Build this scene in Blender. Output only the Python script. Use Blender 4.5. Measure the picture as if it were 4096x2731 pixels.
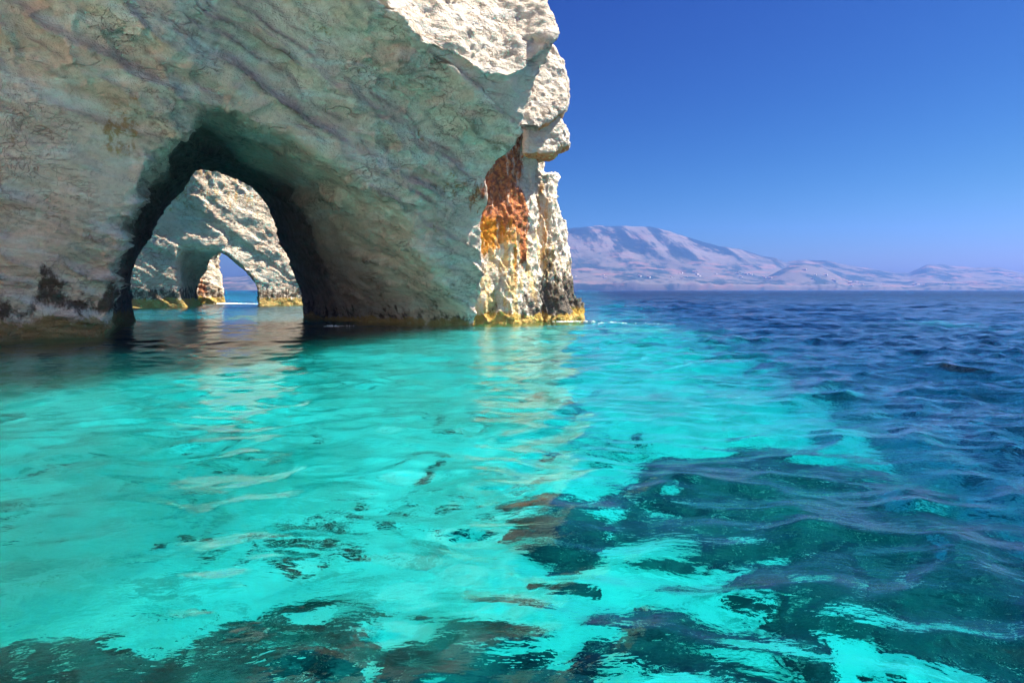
import bpy, math, random
import numpy as np
from mathutils import Vector

# ------------------------------------------------------------------ camera, sky, sun, exposure
scene = bpy.context.scene
for o in list(bpy.data.objects):
    bpy.data.objects.remove(o)
COL = scene.collection

CAM_Z = 3.0
cam_data = bpy.data.cameras.new('camera')
cam_data.sensor_width = 36.0
cam_data.lens = 24.0
cam_data.shift_y = -0.0502
cam_data.clip_start = 0.1
cam_data.clip_end = 30000
camera = bpy.data.objects.new('camera', cam_data)
camera.location = (0, 0, CAM_Z)
camera.rotation_euler = (math.radians(90), 0, 0)
COL.objects.link(camera)
scene.camera = camera

SUN_DIR = Vector((0.52, -0.02, 0.85)).normalized()
sun_elev = math.asin(SUN_DIR.z)
sun_rot = math.atan2(SUN_DIR.x, SUN_DIR.y)

world = bpy.data.worlds.new('World')
scene.world = world
world.use_nodes = True
wn = world.node_tree.nodes
wl = world.node_tree.links
wn.clear()
w_out = wn.new('ShaderNodeOutputWorld')
w_bg = wn.new('ShaderNodeBackground')
w_sky = wn.new('ShaderNodeTexSky')
w_sky.sky_type = 'NISHITA'
w_sky.sun_disc = False
w_sky.sun_elevation = sun_elev
w_sky.sun_rotation = sun_rot
w_sky.altitude = 0
w_sky.air_density = 1.0
w_sky.dust_density = 0.9
w_sky.ozone_density = 2.2
# grade the whole sky: deeper, more saturated blue overhead, pale mauve at the horizon
w_sep = wn.new('ShaderNodeSeparateColor')
w_com = wn.new('ShaderNodeCombineColor')
wl.new(w_sky.outputs[0], w_sep.inputs[0])
for ch, (power, gain) in enumerate(((3.9, 11.5), (2.5, 4.1), (1.1, 2.05))):
    prev = w_sep.outputs[ch]
    for op, val_ in (('MULTIPLY', 0.1), ('MINIMUM', 0.62), ('POWER', power), ('MULTIPLY', gain)):
        m_ = wn.new('ShaderNodeMath')
        m_.operation = op
        wl.new(prev, m_.inputs[0])
        m_.inputs[1].default_value = val_
        prev = m_.outputs[0]
    wl.new(prev, w_com.inputs[ch])
w_bg.inputs['Strength'].default_value = 0.1
wl.new(w_com.outputs[0], w_bg.inputs['Color'])
wl.new(w_bg.outputs[0], w_out.inputs['Surface'])

sun_data = bpy.data.lights.new('sun', 'SUN')
sun_data.energy = 5.0
sun_data.angle = math.radians(0.5)
sun_data.color = (1.0, 0.93, 0.83)
sun = bpy.data.objects.new('sun', sun_data)
sun.rotation_euler = SUN_DIR.to_track_quat('Z', 'Y').to_euler()
sun.location = (60, 0, 90)
COL.objects.link(sun)

scene.view_settings.view_transform = 'Standard'
scene.view_settings.look = 'None'
scene.view_settings.exposure = 2.05
scene.view_settings.gamma = 1.0
scene.view_settings.use_curve_mapping = False

scene.render.engine = 'CYCLES'
cy = scene.cycles
cy.max_bounces = 12
cy.diffuse_bounces = 5
cy.glossy_bounces = 4
cy.transmission_bounces = 8
cy.transparent_max_bounces = 8
cy.volume_bounces = 0
cy.caustics_refractive = True
cy.caustics_reflective = True
cy.blur_glossy = 1.0
cy.sample_clamp_indirect = 6.0
cy.use_denoising = True

# ------------------------------------------------------------------ helpers
rng = np.random.default_rng(7)
random.seed(7)
U32 = np.uint32


def _hash(ix, iy, iz, seed):
    h = (ix.astype(U32) * U32(374761393)) ^ (iy.astype(U32) * U32(668265263)) ^ (iz.astype(U32) * U32(2147483647 - 58)) ^ U32((seed * 1274126177) & 0xffffffff)
    h = (h ^ (h >> U32(13))) * U32(1274126177)
    h = (h ^ (h >> U32(15))) * U32(2246822519)
    return h ^ (h >> U32(16))


def noise3(x, y, z, seed=0):
    """gradient noise, about -1..1"""
    with np.errstate(over='ignore'):
        xf = np.floor(x); yf = np.floor(y); zf = np.floor(z)
        ix = xf.astype(np.int32); iy = yf.astype(np.int32); iz = zf.astype(np.int32)
        fx = (x - xf).astype(np.float32); fy = (y - yf).astype(np.float32); fz = (z - zf).astype(np.float32)
        u = fx * fx * fx * (fx * (fx * 6 - 15) + 10)
        v = fy * fy * fy * (fy * (fy * 6 - 15) + 10)
        w = fz * fz * fz * (fz * (fz * 6 - 15) + 10)
        res = 0
        for dx in (0, 1):
            wx = u if dx else 1 - u
            for dy in (0, 1):
                wy = v if dy else 1 - v
                for dz in (0, 1):
                    wz = w if dz else 1 - w
                    h = _hash(ix + dx, iy + dy, iz + dz, seed)
                    gx = (h & U32(1023)).astype(np.float32) / 511.5 - 1
                    gy = ((h >> U32(10)) & U32(1023)).astype(np.float32) / 511.5 - 1
                    gz = ((h >> U32(20)) & U32(1023)).astype(np.float32) / 511.5 - 1
                    res = res + wx * wy * wz * (gx * (fx - dx) + gy * (fy - dy) + gz * (fz - dz))
    return res * 1.25


def fbm(x, y, z, octaves=4, seed=0, lac=2.03, gain=0.5):
    a = 1.0; f = 1.0; r = 0.0
    for i in range(octaves):
        r = r + a * noise3(x * f, y * f, z * f, seed + i * 17)
        a *= gain; f *= lac
    return r


def ridged(x, y, z, octaves=4, seed=0, gain=0.5):
    a = 1.0; f = 1.0; r = 0.0
    for i in range(octaves):
        r = r + a * (1 - 2 * np.abs(noise3(x * f, y * f, z * f, seed + i * 31)))
        a *= gain; f *= 2.1
    return r


def cells(x, y, z, seed=0):
    """worley noise: distance to the nearest point, to the second, and a random value of the cell"""
    with np.errstate(over='ignore'):
        xf = np.floor(x); yf = np.floor(y); zf = np.floor(z)
        ix = xf.astype(np.int32); iy = yf.astype(np.int32); iz = zf.astype(np.int32)
        f1 = np.full(x.shape, 9.0, np.float32); f2 = f1.copy(); idv = np.zeros(x.shape, np.float32)
        for dx in (-1, 0, 1):
            for dy in (-1, 0, 1):
                for dz in (-1, 0, 1):
                    h = _hash(ix + dx, iy + dy, iz + dz, seed)
                    px = (h & U32(1023)).astype(np.float32) / 1023 + dx - (x - xf)
                    py = ((h >> U32(10)) & U32(1023)).astype(np.float32) / 1023 + dy - (y - yf)
                    pz = ((h >> U32(20)) & U32(1023)).astype(np.float32) / 1023 + dz - (z - zf)
                    d = px * px + py * py + pz * pz
                    near = d < f1
                    f2 = np.where(near, f1, np.minimum(f2, d))
                    idv = np.where(near, (h >> U32(7) & U32(255)).astype(np.float32) / 255, idv)
                    f1 = np.where(near, d, f1)
    return np.sqrt(f1), np.sqrt(f2), idv


def sstep(a, b, x):
    t = np.clip((x - a) / (b - a), 0, 1)
    return t * t * (3 - 2 * t)


def smin(a, b, k):
    h = np.clip(0.5 + 0.5 * (b - a) / k, 0, 1)
    return b * (1 - h) + a * h - k * h * (1 - h)


def smax(a, b, k):
    return -smin(-a, -b, k)


def surface_nets(val, origin, h):
    """closed quad mesh of val = 0 (solid where val < 0)"""
    nx, ny, nz = val.shape
    ins = val < 0
    c = ins[:-1, :-1, :-1].astype(np.int8)
    for dx in (0, 1):
        for dy in (0, 1):
            for dz in (0, 1):
                if dx or dy or dz:
                    c = c + ins[dx:nx - 1 + dx, dy:ny - 1 + dy, dz:nz - 1 + dz]
    act = (c > 0) & (c < 8)
    idx = np.argwhere(act)
    vid = np.full(act.shape, -1, np.int32)
    vid[act] = np.arange(len(idx))
    acc = np.zeros((len(idx), 3)); cnt = np.zeros(len(idx))
    i, j, k = idx.T
    corners = [(a, b, d) for a in (0, 1) for b in (0, 1) for d in (0, 1)]
    for p in corners:
        for ax in range(3):
            if p[ax] == 0:
                q = list(p); q[ax] = 1
                va = val[i + p[0], j + p[1], k + p[2]]; vb = val[i + q[0], j + q[1], k + q[2]]
                m = (va < 0) != (vb < 0)
                t = va / np.where(m, va - vb, 1)
                pos = np.empty((len(idx), 3))
                for e in range(3):
                    pos[:, e] = p[e] + (t if e == ax else 0)
                acc[m] += pos[m]; cnt[m] += 1
    verts = (idx + acc / cnt[:, None]) * h + np.asarray(origin)
    faces = []
    for ax in range(3):
        o1, o2 = [(1, 2), (2, 0), (0, 1)][ax]
        sl_a = [slice(None)] * 3; sl_b = [slice(None)] * 3
        sl_a[ax] = slice(0, -1); sl_b[ax] = slice(1, None)
        m = ins[tuple(sl_a)] != ins[tuple(sl_b)]
        e = np.argwhere(m)
        ok = (e[:, o1] > 0) & (e[:, o2] > 0) & (e[:, o1] < val.shape[o1] - 1) & (e[:, o2] < val.shape[o2] - 1)
        e = e[ok]
        first_in = ins[tuple(e.T)]
        quad = []
        for (a, b) in ((-1, -1), (0, -1), (0, 0), (-1, 0)):
            f = e.copy(); f[:, o1] += a; f[:, o2] += b
            quad.append(vid[tuple(f.T)])
        quad = np.stack(quad, 1)
        quad[~first_in] = quad[~first_in][:, ::-1]
        faces.append(quad)
    return verts, np.concatenate(faces)


def quad_normals(v, f):
    n = np.cross(v[f[:, 2]] - v[f[:, 0]], v[f[:, 3]] - v[f[:, 1]])
    out = np.zeros_like(v)
    for k in range(4):
        np.add.at(out, f[:, k], n)
    l = np.linalg.norm(out, axis=1, keepdims=True)
    return out / np.maximum(l, 1e-9)


def make_mesh(name, v, f, material, parent=None, attrs=None, smooth=True):
    me = bpy.data.meshes.new(name)
    v = np.asarray(v, np.float32); f = np.asarray(f, np.int32)
    me.vertices.add(len(v)); me.vertices.foreach_set('co', v.ravel())
    n, k = f.shape
    me.loops.add(n * k); me.loops.foreach_set('vertex_index', f.ravel())
    me.polygons.add(n)
    me.polygons.foreach_set('loop_start', np.arange(0, n * k, k, dtype=np.int32))
    me.polygons.foreach_set('loop_total', np.full(n, k, np.int32))
    me.update(calc_edges=True)
    if smooth:
        me.polygons.foreach_set('use_smooth', np.ones(n, bool))
    for a, d in (attrs or {}).items():
        at = me.attributes.new(a, 'FLOAT', 'POINT')
        at.data.foreach_set('value', np.asarray(d, np.float32))
    me.materials.append(material)
    ob = bpy.data.objects.new(name, me)
    COL.objects.link(ob)
    if parent:
        ob.parent = parent
    return ob


def tag(o, label=None, category=None, group=None, kind=None):
    for k, val in (('label', label), ('category', category), ('group', group), ('kind', kind)):
        if val:
            o[k] = val
    return o


def empty(name, label, category, loc=(0, 0, 0), group=None):
    o = bpy.data.objects.new(name, None)
    o.location = loc
    COL.objects.link(o)
    return tag(o, label, category, group)


class NT:
    """small node tree builder"""
    def __init__(self, name, bump_only=True):
        self.m = bpy.data.materials.new(name)
        self.m.use_nodes = True
        self.t = self.m.node_tree
        self.t.nodes.clear()
        self.out = self.t.nodes.new('ShaderNodeOutputMaterial')

    def n(self, kind, **kw):
        nd = self.t.nodes.new(kind)
        for k, v in kw.items():
            setattr(nd, k, v)
        return nd

    def link(self, a, b):
        self.t.links.new(a, b)

    def put(self, sock, v):
        if isinstance(v, bpy.types.NodeSocket):
            self.link(v, sock)
        else:
            sock.default_value = v

    def math(self, op, a, b=0.0, c=None, clamp=False):
        nd = self.n('ShaderNodeMath', operation=op, use_clamp=clamp)
        self.put(nd.inputs[0], a); self.put(nd.inputs[1], b)
        if c is not None:
            self.put(nd.inputs[2], c)
        return nd.outputs[0]

    def mix(self, fac, a, b, blend='MIX'):
        nd = self.n('ShaderNodeMix', data_type='RGBA', blend_type=blend)
        self.put(nd.inputs[0], fac)
        for s, v in ((nd.inputs[6], a), (nd.inputs[7], b)):
            if isinstance(v, bpy.types.NodeSocket):
                self.link(v, s)
            else:
                s.default_value = (*v, 1)
        return nd.outputs[2]

    def noise(self, vec, scale, detail=4, rough=0.55, dist=0.0, kind='FBM'):
        nd = self.n('ShaderNodeTexNoise', noise_type=kind)
        self.link(vec, nd.inputs['Vector'])
        nd.inputs['Scale'].default_value = scale
        nd.inputs['Detail'].default_value = detail
        nd.inputs['Roughness'].default_value = rough
        nd.inputs['Distortion'].default_value = dist
        return nd

    def ramp(self, fac, lo, hi, smooth=True):
        nd = self.n('ShaderNodeMapRange', interpolation_type='SMOOTHSTEP' if smooth else 'LINEAR')
        self.put(nd.inputs['Value'], fac)
        nd.inputs['From Min'].default_value = lo
        nd.inputs['From Max'].default_value = hi
        return nd.outputs[0]

    def attr(self, name):
        return self.n('ShaderNodeAttribute', attribute_name=name).outputs['Fac']

    def scale_vec(self, vec, s, rot=(0, 0, 0)):
        nd = self.n('ShaderNodeMapping')
        self.link(vec, nd.inputs['Vector'])
        nd.inputs['Scale'].default_value = s
        nd.inputs['Rotation'].default_value = rot
        return nd.outputs[0]

# ------------------------------------------------------------------ materials
def rock_material(name, detail=1.0, cream=(0.88, 0.77, 0.63), pink=(0.85, 0.67, 0.55), pale=(0.90, 0.86, 0.77), tilt=0.42, bump=0.42, weed=(0.42, 0.30, 0.12), lich=(0.085, 0.062, 0.042), ochre=(0.50, 0.29, 0.09)):
    t = NT(name)
    pos = t.n('ShaderNodeNewGeometry').outputs['Position']
    big = t.noise(pos, 0.16 * detail, 5, 0.6, 0.6).outputs['Fac']
    med = t.noise(pos, 0.55 * detail, 6, 0.62, 0.4).outputs['Fac']
    fine = t.noise(pos, 3.2 * detail, 7, 0.66).outputs['Fac']
    bed = t.scale_vec(pos, (0.25 * detail, 0.25 * detail, 1.3 * detail), (0.0, tilt, 0.0))
    band = t.noise(bed, 0.8, 5, 0.6, 0.5).outputs['Fac']
    c = t.mix(t.ramp(big, 0.38, 0.62), cream, pink)
    c = t.mix(t.ramp(band, 0.46, 0.66), c, pale)
    c = t.mix(t.math('MULTIPLY', t.ramp(med, 0.56, 0.72), 0.45), c, (0.60, 0.48, 0.38))
    c = t.mix(t.math('MULTIPLY', t.ramp(fine, 0.50, 0.66), 0.40), c, (0.58, 0.48, 0.39))
    # sinuous dirty creases following the bedding
    def crease(scale, width, sc, seed_off):
        vec = t.scale_vec(pos, sc, (0, tilt, 0))
        off = t.n('ShaderNodeVectorMath', operation='ADD')
        t.link(vec, off.inputs[0]); off.inputs[1].default_value = (seed_off, seed_off * 1.7, 3)
        nz = t.noise(off.outputs[0], scale * detail, 3, 0.5, 0.15).outputs['Fac']
        dd = t.math('ABSOLUTE', t.math('SUBTRACT', nz, 0.5))
        return t.math('SUBTRACT', 1.0, t.ramp(dd, 0.0, width))
    gate = t.ramp(t.noise(pos, 0.22 * detail, 4, 0.6).outputs['Fac'], 0.46, 0.6)
    gate2 = t.ramp(t.noise(pos, 0.31 * detail, 3).outputs['Fac'], 0.5, 0.66)
    ckm = t.math('MULTIPLY', crease(0.34, 0.016, (0.5, 0.5, 2.2), 0.0), gate2)
    ckm = t.math('MAXIMUM', ckm, t.math('MULTIPLY', crease(0.8, 0.022, (0.6, 0.6, 1.9), 11.0), t.math('MULTIPLY', gate, 0.8)))
    ckm = t.math('MAXIMUM', ckm, t.math('MULTIPLY', crease(0.7, 0.013, (1.5, 1.5, 0.6), 23.0), t.math('MULTIPLY', gate, 0.8)))
    c = t.mix(t.math('MULTIPLY', ckm, 0.45), c, (0.22, 0.125, 0.075))
    rough_pt = t.noise(t.scale_vec(pos, (1.0, 1.0, 1.5), (0, tilt, 0)), 2.4 * detail, 10, 0.74, 0.2).outputs['Fac']
    c = t.mix(t.math('MULTIPLY', t.ramp(rough_pt, 0.53, 0.66), t.math('MULTIPLY_ADD', gate, 0.40, 0.15)), c, (0.36, 0.24, 0.15))
    rag = t.noise(t.scale_vec(pos, (1.0, 1.0, 0.5)), 1.4, 9, 0.7, 0.3).outputs['Fac']
    # ochre and rust stains, black lichen, weed at the waterline (masks baked per vertex, broken up here)
    run = t.noise(t.scale_vec(pos, (1.0, 1.0, 0.22)), 2.0, 8, 0.68, 0.3).outputs['Fac']
    def stain(attr, col, c, lo=0.35, hi=0.6, amt=0.9, src=None):
        f = t.math('ADD', t.attr(attr), t.math('MULTIPLY', t.math('SUBTRACT', src or rag, 0.5), 2.4))
        return t.mix(t.math('MULTIPLY', t.ramp(f, lo, hi), amt), c, col)
    c = t.mix(t.math('MULTIPLY', t.math('MULTIPLY', t.attr('seam'), t.ramp(rag, 0.36, 0.56)), 0.75), c, (0.13, 0.095, 0.055))
    c = stain('ochre', ochre, c, 0.4, 0.8, 0.8)
    rustc = t.mix(t.ramp(t.noise(pos, 2.6, 5, 0.65).outputs['Fac'], 0.42, 0.6), (0.24, 0.07, 0.03), (0.56, 0.19, 0.05))
    c = stain('rust', rustc, c, 0.3, 0.85, 0.92, run)
    c = stain('amber', (0.62, 0.27, 0.03), c, 0.3, 0.9, 0.85, run)
    c = stain('lichen', lich, c, 0.35, 0.8, 0.9)
    c = t.mix(t.math('MULTIPLY', t.attr('painted_shade'), t.math('MULTIPLY_ADD', rag, 0.5, 0.55), clamp=True), c, (0.05, 0.045, 0.036))  # shade inside the arches, painted into the rock colour
    c = stain('weed', weed, c, 0.3, 0.7, 0.85)
    # relief
    b1 = t.n('ShaderNodeBump'); b1.inputs['Distance'].default_value = bump / detail; b1.inputs['Strength'].default_value = 1.0
    hgt = t.math('ADD', t.math('MULTIPLY', t.noise(pos, 1.3 * detail, 10, 0.68, 0.3).outputs['Fac'], 1.9),
                 t.math('MULTIPLY', t.noise(bed, 3.2, 8, 0.65, 0.5).outputs['Fac'], 0.9))
    wv = t.n('ShaderNodeVectorMath', operation='MULTIPLY_ADD')
    t.link(t.noise(pos, 1.2 * detail, 4, 0.6).outputs['Color'], wv.inputs[0]); wv.inputs[1].default_value = (0.9 / detail,) * 3
    t.link(t.scale_vec(pos, (0.8, 0.8, 1.3), (0, tilt, 0)), wv.inputs[2])
    for vs_, va_ in ((0.8, 1.1), (2.3, 0.45)):
        vo = t.n('ShaderNodeTexVoronoi', feature='F1')
        t.link(wv.outputs[0], vo.inputs['Vector']); vo.inputs['Scale'].default_value = vs_ * detail
        hgt = t.math('SUBTRACT', hgt, t.math('MULTIPLY', vo.outputs['Distance'], va_))
    hgt = t.math('SUBTRACT', hgt, t.math('MULTIPLY', ckm, 0.8))
    t.link(hgt, b1.inputs['Height'])
    bs = t.n('ShaderNodeBsdfDiffuse')
    bs.inputs['Roughness'].default_value = 0.6
    t.link(c, bs.inputs['Color']); t.link(b1.outputs[0], bs.inputs['Normal'])
    t.link(bs.outputs[0], t.out.inputs['Surface'])
    return t.m


MAT_ROCK = rock_material('limestone')
MAT_SPUR = rock_material('stained_limestone', 1.5, (0.78, 0.71, 0.58), (0.68, 0.57, 0.46), (0.80, 0.77, 0.69), bump=0.3, weed=(0.48, 0.31, 0.06), lich=(0.085, 0.078, 0.072), ochre=(0.74, 0.52, 0.22))
MAT_TOP = rock_material('weathered_white_limestone', 1.2, (0.70, 0.64, 0.54), (0.62, 0.53, 0.43), (0.68, 0.65, 0.59), bump=0.25)
MAT_FAR = rock_material('far_limestone', 0.8, (0.74, 0.63, 0.48), (0.66, 0.50, 0.37), (0.70, 0.64, 0.53), bump=0.3, weed=(0.40, 0.27, 0.06))


def water_material():
    t = NT('sea_water')
    pos = t.n('ShaderNodeNewGeometry').outputs['Position']
    stretched = t.scale_vec(pos, (1.0, 1.6, 1.0), (0, 0, 0.15))
    n1 = t.noise(stretched, 3.0, 4, 0.55, 0.4).outputs['Fac']
    n2 = t.noise(stretched, 0.55, 5, 0.6, 0.3).outputs['Fac']
    b = t.n('ShaderNodeBump')
    b.inputs['Strength'].default_value = 1.0
    t.link(t.math('MULTIPLY_ADD', t.attr('far'), 0.2, t.math('MULTIPLY_ADD', t.attr('choppy'), 0.045, 0.024)), b.inputs['Distance'])
    t.link(t.math('ADD', t.math('MULTIPLY', n1, 0.35), t.math('MULTIPLY', n2, 2.0)), b.inputs['Height'])
    g = t.n('ShaderNodeBsdfGlass')
    g.distribution = 'MULTI_GGX'
    g.inputs['IOR'].default_value = 1.333
    t.link(t.math('MULTIPLY', t.attr('open_sea'), 0.25), g.inputs['Roughness'])
    g.inputs['Color'].default_value = (1, 1, 1, 1)
    t.link(b.outputs[0], g.inputs['Normal'])
    v = t.n('ShaderNodeVolumeAbsorption')
    v.inputs['Density'].default_value = 0.42
    v.inputs['Color'].default_value = (0.0, 0.912, 0.95, 1)
    t.link(g.outputs[0], t.out.inputs['Surface'])
    t.link(v.outputs[0], t.out.inputs['Volume'])
    return t.m


def seabed_material():
    t = NT('pale_sand')
    pos = t.n('ShaderNodeNewGeometry').outputs['Position']
    n1 = t.noise(pos, 0.35, 5, 0.6, 0.5).outputs['Fac']
    n2 = t.noise(pos, 0.8, 7, 0.68, 0.25).outputs['Fac']
    c = t.mix(t.ramp(n1, 0.35, 0.65), (0.63, 0.61, 0.51), (0.46, 0.445, 0.37))
    n3 = t.noise(t.scale_vec(pos, (0.8, 1.3, 1), (0, 0, 0.35)), 0.5, 5, 0.6, 1.0).outputs['Fac']
    c = t.mix(t.math('MULTIPLY', t.ramp(n3, 0.47, 0.60), 0.7), c, (0.29, 0.30, 0.23))
    c = t.mix(t.math('MULTIPLY', t.ramp(n2, 0.56, 0.63), 0.8), c, (0.18, 0.20, 0.16))
    c = t.mix(t.attr('rock_shade'), c, (0.06, 0.075, 0.06))  # dark rocky patches, plus the cliff shadow painted on the sand
    bs = t.n('ShaderNodeBsdfDiffuse')
    t.link(c, bs.inputs['Color'])
    t.link(bs.outputs[0], t.out.inputs['Surface'])
    return t.m


def reef_material():
    t = NT('dark_reef')
    pos = t.n('ShaderNodeNewGeometry').outputs['Position']
    n1 = t.noise(pos, 1.2, 6, 0.65, 0.6).outputs['Fac']
    n2 = t.noise(pos, 4.0, 5, 0.6).outputs['Fac']
    c = t.mix(t.ramp(n1, 0.4, 0.62), (0.015, 0.028, 0.028), (0.05, 0.08, 0.07))
    c = t.mix(t.ramp(n2, 0.60, 0.68), c, (0.30, 0.36, 0.28))
    bs = t.n('ShaderNodeBsdfDiffuse')
    t.link(c, bs.inputs['Color'])
    t.link(bs.outputs[0], t.out.inputs['Surface'])
    return t.m


def hills_material():
    t = NT('scrub_and_bare_rock')
    pos = t.n('ShaderNodeNewGeometry').outputs['Position']
    sp = t.n('ShaderNodeSeparateXYZ'); t.link(pos, sp.inputs[0])
    lean = t.scale_vec(pos, (1.0, 0.6, 1.0), (0, 0.6, 0))
    st = t.scale_vec(lean, (0.0045, 0.002, 0.0015))
    n1 = t.noise(st, 1.0, 8, 0.66, 0.4).outputs['Fac']
    n2 = t.noise(pos, 0.004, 8, 0.65).outputs['Fac']
    flat = t.scale_vec(pos, (0.003, 0.003, 0.02))
    n3 = t.noise(flat, 1.0, 7, 0.65).outputs['Fac']
    c = t.mix(t.ramp(n2, 0.44, 0.56), (0.085, 0.075, 0.066), (0.02, 0.032, 0.028))
    c = t.mix(t.math('MULTIPLY', t.ramp(n3, 0.53, 0.62), 0.85), c, (0.14, 0.085, 0.07))
    up = t.ramp(sp.outputs['Z'], 180, 380)
    c = t.mix(t.math('MULTIPLY', up, t.ramp(n1, 0.56, 0.44)), c, (0.012, 0.022, 0.018))
    c = t.mix(t.math('MULTIPLY', t.math('MULTIPLY', up, 0.75), t.ramp(n1, 0.50, 0.56)), c, (0.115, 0.10, 0.09))
    c = t.mix(t.attr('shore'), c, (0.10, 0.09, 0.085))
    bs = t.n('ShaderNodeBsdfDiffuse')
    t.link(c, bs.inputs['Color'])
    t.link(bs.outputs[0], t.out.inputs['Surface'])
    return t.m


def plain(name, col, rough=0.8):
    t = NT(name)
    pos = t.n('ShaderNodeNewGeometry').outputs['Position']
    n = t.noise(pos, 1.5, 4).outputs['Fac']
    c = t.mix(t.math('MULTIPLY', n, 0.3), col, tuple(x * 0.7 for x in col))
    bs = t.n('ShaderNodeBsdfPrincipled')
    t.link(c, bs.inputs['Base Color']); bs.inputs['Roughness'].default_value = rough
    t.link(bs.outputs[0], t.out.inputs['Surface'])
    return t.m


MAT_WATER = water_material()
MAT_SAND = seabed_material()
MAT_REEF = reef_material()
MAT_HILLS = hills_material()
MAT_FOAM = plain('white_foam', (0.85, 0.87, 0.88))
MAT_LIME = plain('whitewash', (0.5, 0.48, 0.45))
MAT_TILE = plain('roof_tiles', (0.22, 0.12, 0.09))

# ------------------------------------------------------------------ sea bed
def cliff_sn(x, y):
    return (x + 30) * 0.839 + (y - 41) * 0.544, (x + 30) * 0.544 - (y - 41) * 0.839


def cave_reach(s_):
    """how far the darker seabed colour reaches out from the foot of the cliff"""
    return np.interp(s_, [-20, 1, 11, 23, 31, 36], [25, 22, 16.5, 7.5, 1.5, -3])


def depth_at(x, y):
    """water depth in metres at a place"""
    d = 4.3 + 0.35 * noise3(x * 0.13, y * 0.13, x * 0, 3)
    d = d + 17 * sstep(3.5, 21, x - 0.12 * y + 1.0)
    d = d + 6 * sstep(62, 130, y + 0.35 * (x + 30))
    d = d + 3 * sstep(120, 300, y + 1.5 * x)
    s_, n_ = cliff_sn(x, y)
    d = d + 5 * sstep(4, -10, n_ - cave_reach(s_) + 6) * sstep(38, 30, s_)
    shoal = np.exp(-((x - 12) / 9.0) ** 2 - ((y - 56 - 0.25 * (x - 12)) / 3.2) ** 2)
    d = d * (1 - 0.65 * shoal)
    shoal2 = np.exp(-((x - 44) / 9.0) ** 2 - ((y - 74) / 7.0) ** 2)
    d = d * (1 - 0.8 * shoal2)
    return d


def polar(radii, angs, cx, cy):
    R, A = np.meshgrid(radii, angs, indexing='ij')
    return cx + R * np.sin(A), cy + R * np.cos(A)


def grid_faces(nr, na, wrap):
    i, j = np.meshgrid(np.arange(nr - 1), np.arange(na if wrap else na - 1), indexing='ij')
    j2 = (j + 1) % na
    return np.stack([i * na + j, i * na + j2, (i + 1) * na + j2, (i + 1) * na + j], -1).reshape(-1, 4)


def ring_angles(fine, coarse, half):
    a = np.linspace(-half, half, fine)
    b = np.linspace(half, 2 * math.pi - half, coarse + 2)[1:-1]
    return np.concatenate([a, b])


R_SEA = 5300.0
radii = np.concatenate([np.geomspace(0.4, 700, 330), [1100, 2000, 3500, R_SEA + 900]])
angs = ring_angles(330, 40, 1.15)
X, Y = polar(radii, angs, 0, -6)
D = depth_at(X, Y)
pn = fbm(X * 0.22, Y * 0.22, X * 0, 4, 41)
rock_shade = sstep(0.34, 0.44, pn + 0.3 * sstep(9, 14, X) - 0.6 * sstep(8, 4, X))
s_, n_ = cliff_sn(X, Y)
dk = sstep(1.2, -1.8, n_ - cave_reach(s_) + 2.4 * fbm(X * 0.16, Y * 0.16, X * 0, 4, 43)) * sstep(36, 32, s_) * sstep(-40, -20, n_)
rock_shade = np.maximum(rock_shade, 0.93 * dk)
cliff_shadow = 0.45 * sstep(0.8, -0.8, X + 5.6 - 0.18 * (Y - 13) + 1.5 * fbm(X * 0.2, Y * 0.2, X * 0, 3, 44)) * sstep(8, 10, Y) * sstep(22, 15, Y)  # cliff's shadow at the near left, put into the seabed colour
rock_shade = np.maximum(rock_shade, cliff_shadow) + 0.12 * sstep(0.1, 0.5, fbm(X * 0.5, Y * 0.5, X * 0, 4, 45))
verts = np.stack([X, Y, -D], -1).reshape(-1, 3)
f = grid_faces(len(radii), len(angs), True)
seabed = make_mesh('seabed', verts, f, MAT_SAND, attrs={'rock_shade': rock_shade.ravel()})
tag(seabed, kind='structure')


def reef_mound(name, cx, cy, rx, ry, rot, h, label, seed, res=70, group=None, ragged=0.42, freq=0.55):
    """dark mound of weedy rock lying on the sand"""
    g = np.linspace(-1.35, 1.35, res)
    gx, gy = np.meshgrid(g, g, indexing='ij')
    ca, sa = math.cos(rot), math.sin(rot)
    lx = gx * rx; ly = gy * ry
    x = lx * ca - ly * sa; y = lx * sa + ly * ca
    rr = np.sqrt(gx ** 2 + gy ** 2)
    m = 1 - rr + ragged * fbm(x * freq + seed, y * freq * 1.3, x * 0, 4, seed)
    prof = np.tanh(m * 3.0) * h * (1 + 0.5 * fbm(x * 1.4, y * 1.4, x * 0 + seed, 4, seed + 5))
    base = -depth_at(cx, cy)
    z = (-depth_at(cx + x, cy + y)) + np.where(m > 0, np.abs(prof), -0.25 + m * 0.2) - base
    v = np.stack([x, y, z], -1).reshape(-1, 3)
    o = make_mesh(name, v, grid_faces(res, res, False), MAT_REEF)
    o.location = (cx, cy, float(base))
    return tag(o, label, 'submerged rock', group)


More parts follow.
